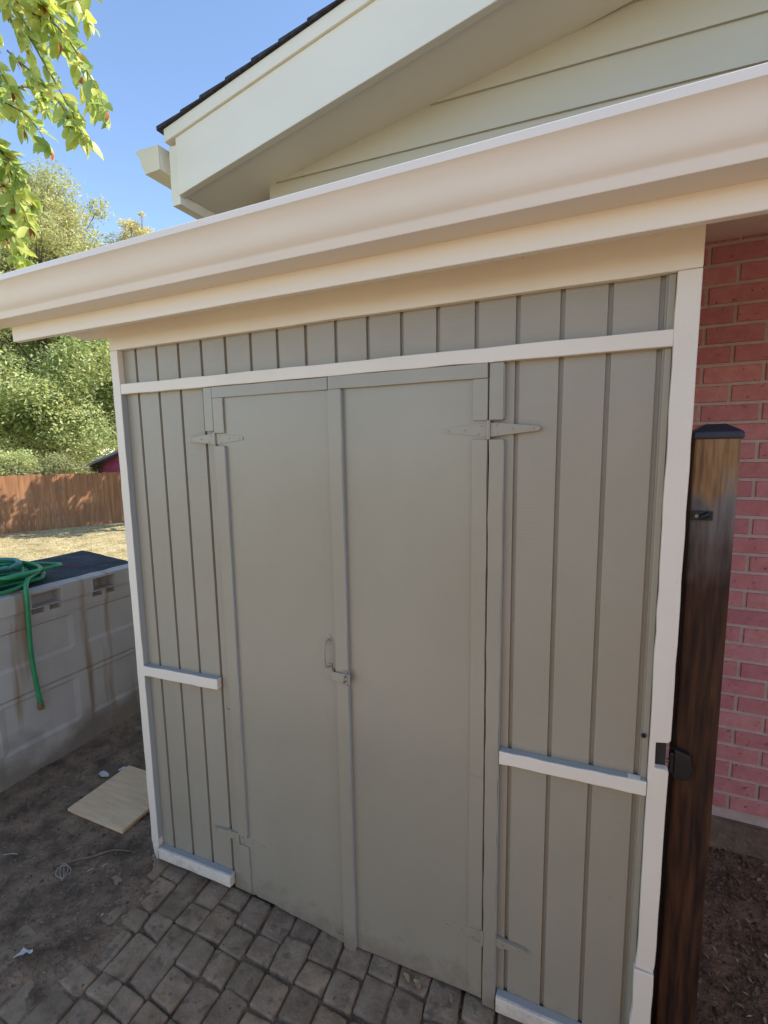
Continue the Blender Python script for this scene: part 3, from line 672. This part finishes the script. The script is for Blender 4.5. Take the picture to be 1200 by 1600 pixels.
for i in range(5200):
    x = q.uniform(.28,1.1); y = q.uniform(-.1,.93); r_ = min(.014, .0014+.0022*q.expovariate(1)); crumb(x,y,r_,dirt_h(x,y)+r_*.4)
for i in range(3500):
    x = q.uniform(-1.6,.2); y = q.uniform(-.6,-.03); r_ = .0008+.0008*q.expovariate(1); crumb(x,y,r_,.005 if q.random() < .35 else -.006)
tag(m.build('soil_crumbs', DEB), 'loose crumbs of soil and small stones scattered over the dirt', 'gravel', kind='stuff')
LIT = mat('fallen_leaf_bits', (.16,.12,.085), (.26,.20,.15), .85, (20,20,20), per_island=[(.4,.35,.35),(1,1,1),(1.3,1.1,.9),(.6,.45,.4),(1.9,1.9,1.9)])
m = MB()
def flake(x, y, L, z):
    a = q.uniform(0,6.28); t = q.gauss(0,.35); W = L*q.uniform(.2,.5)
    d = Vector((cos(a)*cos(t),sin(a)*cos(t),sin(t))); s_ = Vector((-sin(a),cos(a),q.gauss(0,.3)))
    c_ = Vector((x,y,z)); m.add([c_-d*L/2, c_+s_*W/2+Vector((0,0,L*.1)), c_+d*L/2, c_-s_*W/2], [(0,1,2),(0,2,3)])
for i in range(1500):
    x = q.uniform(-2.6,-1.3); y = q.uniform(-.75,.7)
    if pave_edge(x,y) < .1 or (-2.2 < x < -1.8 and -.02 < y < .34): continue
    flake(x,y,q.uniform(.006,.018),dirt_h(x,y)+.004)
for i in range(1500):
    x = q.uniform(.28,1.1); y = q.uniform(-.1,.93); flake(x,y,q.uniform(.006,.028),dirt_h(x,y)+.007)
tag(m.build('leaf_litter', LIT), 'brown bits of fallen leaf and bark scattered on the dirt', 'leaf litter', kind='stuff')
# ---------------------------------------------------------------- cedar fence
FA, FB = Vector((-12.65,2.22,0)), Vector((-8.75,11.0,0))
FD = (FB-FA).normalized(); FN = Vector((FD.y,-FD.x,0))
SF = thing('light_block_fence', 'unseen tall board fence opposite the shed doors added to block low sky', 'fence', (2.2,-2.45,0)); q = random.Random(19)  # added behind the camera to darken the lower wall and bounce warm light
for i in range(56):
    m = MB(); x = -2.9+i*.15; h_ = 2.25+q.gauss(0,.008); m.prism([(x,-.1),(x+.146,-.1),(x+.146,h_-.03),(x+.12,h_),(x+.026,h_),(x,h_-.03)], -.01+q.gauss(0,.002), .008)
    m.build('picket', PALEC, SF)
F = thing('cedar_fence', 'weathered orange cedar picket fence across the back of the yard', 'fence', tuple(FA))
L_ = (FB-FA).length; s = 0; q = random.Random(17); i = 0
while s < L_:
    wd = .108+q.uniform(-.006,.006); top_ = 1.235-.010*s+q.gauss(0,.006)
    m = MB(); a = FA*0+FD*s+FN*q.gauss(0,.002); b2 = FD*(s+wd-.004)
    th = FN*.016; z0 = -.05
    c0, c1 = a, b2+FN*q.gauss(0,.002)
    dg = .018
    prof = [(0,z0),(1,z0),(1,top_-dg),(.82,top_),(.18,top_),(0,top_-dg)]
    V = [(c0+(c1-c0)*u)+Vector((0,0,z)) for u,z in prof]; V += [v-th for v in V]; n = 6
    m.add(V, [tuple(range(n)), tuple(range(2*n-1,n-1,-1))]+[(k,k+n,(k+1)%n+n,(k+1)%n) for k in range(n)])
    if i < 98: m.build('picket', CEDAR, F)
    s += wd; i += 1
for z in (.25, 1.0):
    m = MB(); a = -FN*.017; b2 = FD*L_-FN*.017
    V = [a,b2,b2-FN*.04,a-FN*.04]; V = [v+Vector((0,0,z)) for v in V]+[v+Vector((0,0,z+.085)) for v in V]
    m.add(V, [(0,1,2,3),(7,6,5,4),(0,4,5,1),(1,5,6,2),(2,6,7,3),(3,7,4,0)]); m.build('fence_rail', CEDAR, F)
# ---------------------------------------------------------------- trees
def leaf_cloud(m, centers, count, size, rg, flat=.0, inner=.35):
    tot = sum(r**2 for _, r in centers)
    for c, r in centers:
        k = int(count*r*r/tot)
        for _ in range(k):
            while True:
                v = Vector((rg.uniform(-1,1),rg.uniform(-1,1),rg.uniform(-1,1)))
                if v.length <= 1: break
            v = v.normalized()*(inner+(1-inner)*rg.random()**.6)*rg.gauss(1,.13) if v.length > 0 else v
            p = Vector(c)+Vector((v.x*r,v.y*r,v.z*r*.8))
            L = size*rg.uniform(.6,1.35); W = L*rg.uniform(.35,.6)
            d = Vector((rg.gauss(0,1),rg.gauss(0,1),rg.gauss(-.3,.6))).normalized(); s_ = d.cross(Vector((rg.gauss(0,.5),rg.gauss(0,.5),1))).normalized()
            up_ = d.cross(s_)
            m.add([p-d*L*.5, p+s_*W*.5+up_*L*.06, p+d*L*.5, p-s_*W*.5+up_*L*.06], [(0,1,2,3)])
def tree(name, label, base, h, spread, crown_z, leafmat, n_leaf, lsize, seed, blobs=34, rb=.26, limb=.38, squash=1.0, lean=(0,0)):
    rg = random.Random(seed); t = thing(name, label, 'tree', base)
    r0 = h*.022+.03
    top = Vector((lean[0],lean[1],h*.86))
    path = [Vector((0,0,-.1))]+[Vector((lean[0]*k+rg.gauss(0,.05*h*.2),lean[1]*k+rg.gauss(0,.05*h*.2),h*.86*k)) for k in (.25,.5,.75,1)]
    sp = smooth_path(path,4); m = MB(); m.tube(sp, [r0*(1-.85*i/(len(sp)-1)) for i in range(len(sp))], 9)
    cen = []
    cz = (crown_z+h)/2; hz = (h-crown_z)/2
    for i in range(blobs):
        while True:
            v = Vector((rg.uniform(-1,1),rg.uniform(-1,1),rg.uniform(-1,1)))
            if .25 < v.length < 1: break
        v *= (.55+.4*rg.random())/max(v.length,.5)**.4
        c = Vector((v.x*spread+lean[0]*.6, v.y*spread+lean[1]*.6, cz+v.z*hz*squash))
        r = spread*rb*rg.uniform(.6,1.35)
        cen.append((c, r))
        k = max(.15, min(.95, (c.z-h*.12)/(h*.86)*.8)); idx = int(k*(len(sp)-1)); a = sp[idx]
        mid = (a+c)/2+Vector((rg.gauss(0,.1),rg.gauss(0,.1),-.05*h*rg.random()))
        bp_ = smooth_path([a,mid,c],4); m.tube(bp_, [r0*limb*(1-.88*j/(len(bp_)-1)) for j in range(len(bp_))], 6)
        for _ in range(3):
            e = c+Vector((rg.gauss(0,1),rg.gauss(0,1),rg.gauss(.2,1))).normalized()*r*.9
            m.tube([mid.lerp(c,.5),c.lerp(e,.5)+Vector((0,0,.05)),e], [r0*.3*limb,r0*.18*limb,r0*.05*limb], 4)
    m.build('trunk', BARK, t, smooth=True)
    m = MB(); leaf_cloud(m, cen, n_leaf, lsize, rg); m.build('crown', leafmat, t)
    return t
GREEN = mat('green_leaves', (.32,.38,.19), (.53,.55,.31), .6, (.6,.6,.6), per_island=LEAFN, translucent=.35, spec=.5)
GREY = mat('yellowing_leaves', (.36,.39,.22), (.54,.51,.31), .6, (.5,.5,.5), per_island=LEAFN, translucent=.35, spec=.5)
GOLD = mat('golden_leaves', (.50,.46,.26), (.64,.56,.36), .6, (.5,.5,.5), per_island=LEAFN, translucent=.5)
OLIVE = mat('olive_leaves', (.22,.24,.13), (.36,.36,.20), .6, (.6,.6,.6), per_island=LEAFN, translucent=.3)
tree('broadleaf_tree', 'dense green tree filling the view above the cedar fence', (-17.6,9.6,0), 7.9, 4.4, .2, GREEN, 125000, .125, 31, blobs=120, rb=.19, limb=.12)
tree('broadleaf_tree', 'tall loose yellowing tree rising behind the dense green one', (-24.3,13.4,0), 15.4, 4.9, 3.0, GREY, 120000, .14, 33, blobs=170, rb=.16, limb=.16)
tree('broadleaf_tree', 'small golden tree top just above the gutter line', (-25.1,20.2,0), 15.6, 1.35, 11.8, GOLD, 6500, .12, 35, blobs=34, rb=.24, limb=.1)
tree('broadleaf_tree', 'dull olive tree whose top shows left of the golden one', (-29.8,21.5,0), 16.3, 2.9, 8, OLIVE, 20000, .18, 37, blobs=50, rb=.24, limb=.12)
tree('broadleaf_tree', 'low wide green tree standing behind the dense green one', (-25.0,15.5,0), 9.5, 6.6, .0, GREEN, 45000, .2, 40, blobs=50, rb=.22)
tree('broadleaf_tree', 'leafy green tree filling the far left edge under the gutter end', (-27.4,12.3,0), 10.5, 3.6, 1.0, GREEN, 40000, .15, 46, blobs=70, rb=.20, limb=.12)
tree('broadleaf_tree', 'green tree beyond the yard hidden mostly by the shed', (-9.6,15.2,0), 7.0, 2.7, 2.6, GREEN, 14000, .16, 39, blobs=30, rb=.26)
tree('yard_tree', 'leafy yard tree behind the shed throwing dappled shade on the fence', (-7.6,8.0,0), 5.6, 2.2, 1.9, GREEN, 6000, .13, 41, blobs=34, rb=.15)
tree('yard_tree', 'slender yard tree nearer the house throwing shade on the fence', (-8.45,6.3,0), 4.3, 1.15, 1.4, GREEN, 2400, .12, 44, blobs=24, rb=.17)
tree('shrub', 'sprawling olive shrub leaning over the back of the cedar fence', (-13.5,6.9,0), 1.65, 1.15, .4, OLIVE, 11000, .065, 51, blobs=24, rb=.28)
tree('shrub', 'dark green shrub against the back of the fence at far left', (-14.6,5.6,0), 2.5, 1.3, .4, GREEN, 12000, .08, 53, blobs=22, rb=.28)
tree('shrub', 'grey green bush in front of the low neighbouring roof', (-13.9,8.15,0), 1.62, .8, .5, OLIVE, 8000, .06, 55, blobs=16, rb=.30)
for o in [o for o in C.objects if o.name.split('.')[0] in ('broadleaf_tree','shrub','yard_tree')]:
    o['group'] = {'broadleaf_tree':'trees beyond the cedar fence','shrub':'shrubs behind the cedar fence','yard_tree':'yard trees by the fence'}[o.name.split('.')[0]]
# neighbour's low outbuilding
NB = thing('outbuilding', 'low magenta red outbuilding with slate grey roof beyond the fence', 'outbuilding', (-12.35,9.9,0)); NB.rotation_euler[2] = radians(4)
NW = mat('magenta_red_wall', (.36,.05,.10), (.46,.10,.15), .8, (3,3,3), .4, (30,30,30)); NR = mat('slate_grey_roof', (.16,.155,.20), (.24,.23,.28), .8, (6,6,6), .5, (60,60,60))
m = MB(); m.box(-1.7,1.9,-1.2,1.6,0,1.33); m.prism([(-1.7,1.3305),(1.9,1.3305),(.1,1.78)], -1.19, 1.6); wl = m.build('wall', NW, NB)
m = MB(); m.prism([(-.4,.35),(.4,.35),(.4,1.1),(-.4,1.1)], -1.235,-1.201); m.build('window', mat('window_glass', (.05,.06,.07), None, .15), wl)
m = MB(); m.add([(-2.1,-1.5,1.20),(.1,-1.5,1.90),(.1,1.9,1.90),(-2.1,1.9,1.20),(2.3,-1.5,1.31),(2.3,1.9,1.31)]+[(-2.1,-1.5,1.14),(.1,-1.5,1.84),(.1,1.9,1.84),(-2.1,1.9,1.14),(2.3,-1.5,1.25),(2.3,1.9,1.25)],
     [(0,1,2,3),(1,4,5,2),(6,9,8,7),(7,8,11,10),(0,6,7,1),(1,7,10,4),(3,2,8,9),(2,5,11,8),(0,3,9,6),(4,10,11,5)]); m.build('roof', NR, NB)
# ---------------------------------------------------------------- near fruit tree: trunk left of the frame, boughs reaching in
LV = mat('fruit_tree_leaf', (.38,.45,.12), (.56,.57,.22), .42, (7,7,7), .3, (90,90,90), per_island=[(.5,.62,.6),(.9,.95,.8),(1.15,1.05,.8),(.7,.85,.8),(1.1,1,.7)], translucent=.42, spec=.5)
RV = mat('withered_red_leaf', (.30,.06,.03), (.42,.14,.06), .7, (20,20,20), per_island=[(.6,.6,.6),(1,1,1),(1.3,1.1,1)], translucent=.25)
FT = thing('fruit_tree', 'near fruit tree with drooping yellow green leaves at the upper left', 'tree', (-5.0,.1,0))
rg = random.Random(61)
m = MB(); O = Vector((-5.0,.1,0))
tr = smooth_path([(0,0,-.05),(.03,.02,.9),(-.02,.0,1.8),(.08,.02,2.6),(.2,.0,3.6)],5); m.tube(tr, [.10*(1-.6*i/(len(tr)-1)) for i in range(len(tr))], 10)
boughs = [[(-4.95,.1,2.5),(-4.0,.2,3.7),(-3.1,.33,3.95),(-2.35,.35,3.62)],
          [(-4.92,.1,2.7),(-4.1,.3,4.2),(-3.2,.4,4.45),(-2.45,.40,3.98)],
          [(-4.95,.1,2.3),(-4.0,.1,3.2),(-3.3,.25,3.40),(-2.68,.30,3.08)],
          [(-4.95,.1,2.2),(-4.3,.1,2.9),(-3.5,.3,3.10),(-2.84,.35,2.82)],
          [(-4.9,.1,2.8),(-4.6,-.6,3.9),(-4.2,-1.2,4.4)],[(-4.9,.1,2.8),(-5.6,.6,4.0),(-6.2,1.0,4.3)],[(-4.85,.1,3.2),(-4.6,.9,4.2),(-4.1,1.5,4.5)]]
twigs = []
for B in boughs:
    P = smooth_path(B, 8); m.tube([p-O for p in P], [.030*(1-.9*i/(len(P)-1)) for i in range(len(P))], 7)
    for i in range(6, len(P), 1):
        for _ in range(1):
            a = P[i]; L = rg.uniform(.15,.34); d = Vector((rg.uniform(-.2,.8),rg.gauss(0,.6),rg.uniform(-.9,.2))).normalized()
            e = a+d*L+Vector((0,0,-.10*L/.3)); twigs.append([a, a.lerp(e,.5)+Vector((0,0,.03)), e])
    twigs.append([P[-4],P[-2],P[-1]])
tg = [ [(-2.50,.36,3.66),(-2.28,.36,3.52),(-2.12,.36,3.30),(-2.03,.37,3.12)], [(-2.52,.36,3.60),(-2.36,.34,3.38),(-2.20,.33,3.14),(-2.13,.33,3.00)],
       [(-2.60,.38,3.95),(-2.36,.37,3.80),(-2.17,.37,3.62),(-2.10,.37,3.48)], [(-2.72,.33,3.34),(-2.50,.33,3.20),(-2.36,.33,3.02)],
       [(-2.62,.34,3.52),(-2.44,.34,3.36),(-2.27,.34,3.18),(-2.22,.34,3.06)], [(-2.80,.34,3.0),(-2.68,.34,2.90),(-2.61,.34,2.76)], [(-2.86,.35,2.92),(-2.74,.35,2.74),(-2.70,.35,2.62)],
       [(-2.66,.40,3.80),(-2.46,.40,3.66),(-2.34,.40,3.50)], [(-2.78,.3,3.14),(-2.64,.3,3.05),(-2.55,.3,2.92)],
       [(-2.9,.35,3.95),(-2.62,.35,3.75),(-2.45,.35,3.55)],[(-2.95,.3,3.75),(-2.75,.3,3.58),(-2.55,.3,3.30)],[(-2.9,.38,3.6),(-2.7,.38,3.42),(-2.62,.38,3.2)],
       [(-2.75,.35,4.1),(-2.5,.35,3.95),(-2.3,.35,3.75)],[(-2.9,.35,3.2),(-2.75,.35,3.05),(-2.70,.35,2.85)],[(-3.0,.3,3.4),(-2.85,.3,3.22),(-2.7,.3,3.1)]]
for t_ in tg: twigs.append([Vector(p) for p in t_])
leaves = MB(); wither = MB()
def leaf(mb, p, d, L, W, curl, roll_):
    d = d.normalized(); s_ = d.cross(Vector((0,0,1)))
    if s_.length < .1: s_ = Vector((1,0,0))
    s_.normalize(); n_ = s_.cross(d); s_ = s_*cos(roll_)+n_*sin(roll_); n_ = s_.cross(d)
    V = []; K = 5
    for i in range(K+1):
        t = i/K; wv = W*.5*sin(pi*t**.85)**.8 if 0 < t < 1 else 0; cz = -curl*L*t*t
        c_ = p+d*L*t+n_*cz
        V += [c_-s_*wv+n_*wv*.35, c_, c_+s_*wv+n_*wv*.35]
    F_ = []
    for i in range(K):
        a = i*3; F_ += [(a,a+1,a+4,a+3),(a+1,a+2,a+5,a+4)]
    mb.add(V, F_)
for T_ in twigs:
    P = smooth_path(T_, 5); m.tube([p-O for p in P], [.0042*(1-.7*i/(len(P)-1)) for i in range(len(P))], 5)
    for i in range(1, len(P)):
        for _ in range(3):
            t = (P[i]-P[i-1]).normalized(); d = t+Vector((rg.gauss(.15,1.0),rg.gauss(0,1.0),rg.gauss(-.25,.8)))
            L = rg.uniform(.052,.098); mb = wither if rg.random() < .06 else leaves
            if mb is wither: L *= .5
            leaf(mb, P[i]-O, d, L, L*rg.uniform(.40,.60), rg.uniform(.0,.45), rg.uniform(-1.2,1.2))
    if rg.random() < .4: leaf(wither, P[-1]-O, Vector((.2,0,-1)), .04, .016, .3, 0)
m.build('trunk', BARK, FT, smooth=True)
leaves.build('foliage', LV, FT, smooth=True)
wither.build('withered_leaves', RV, FT, smooth=True)
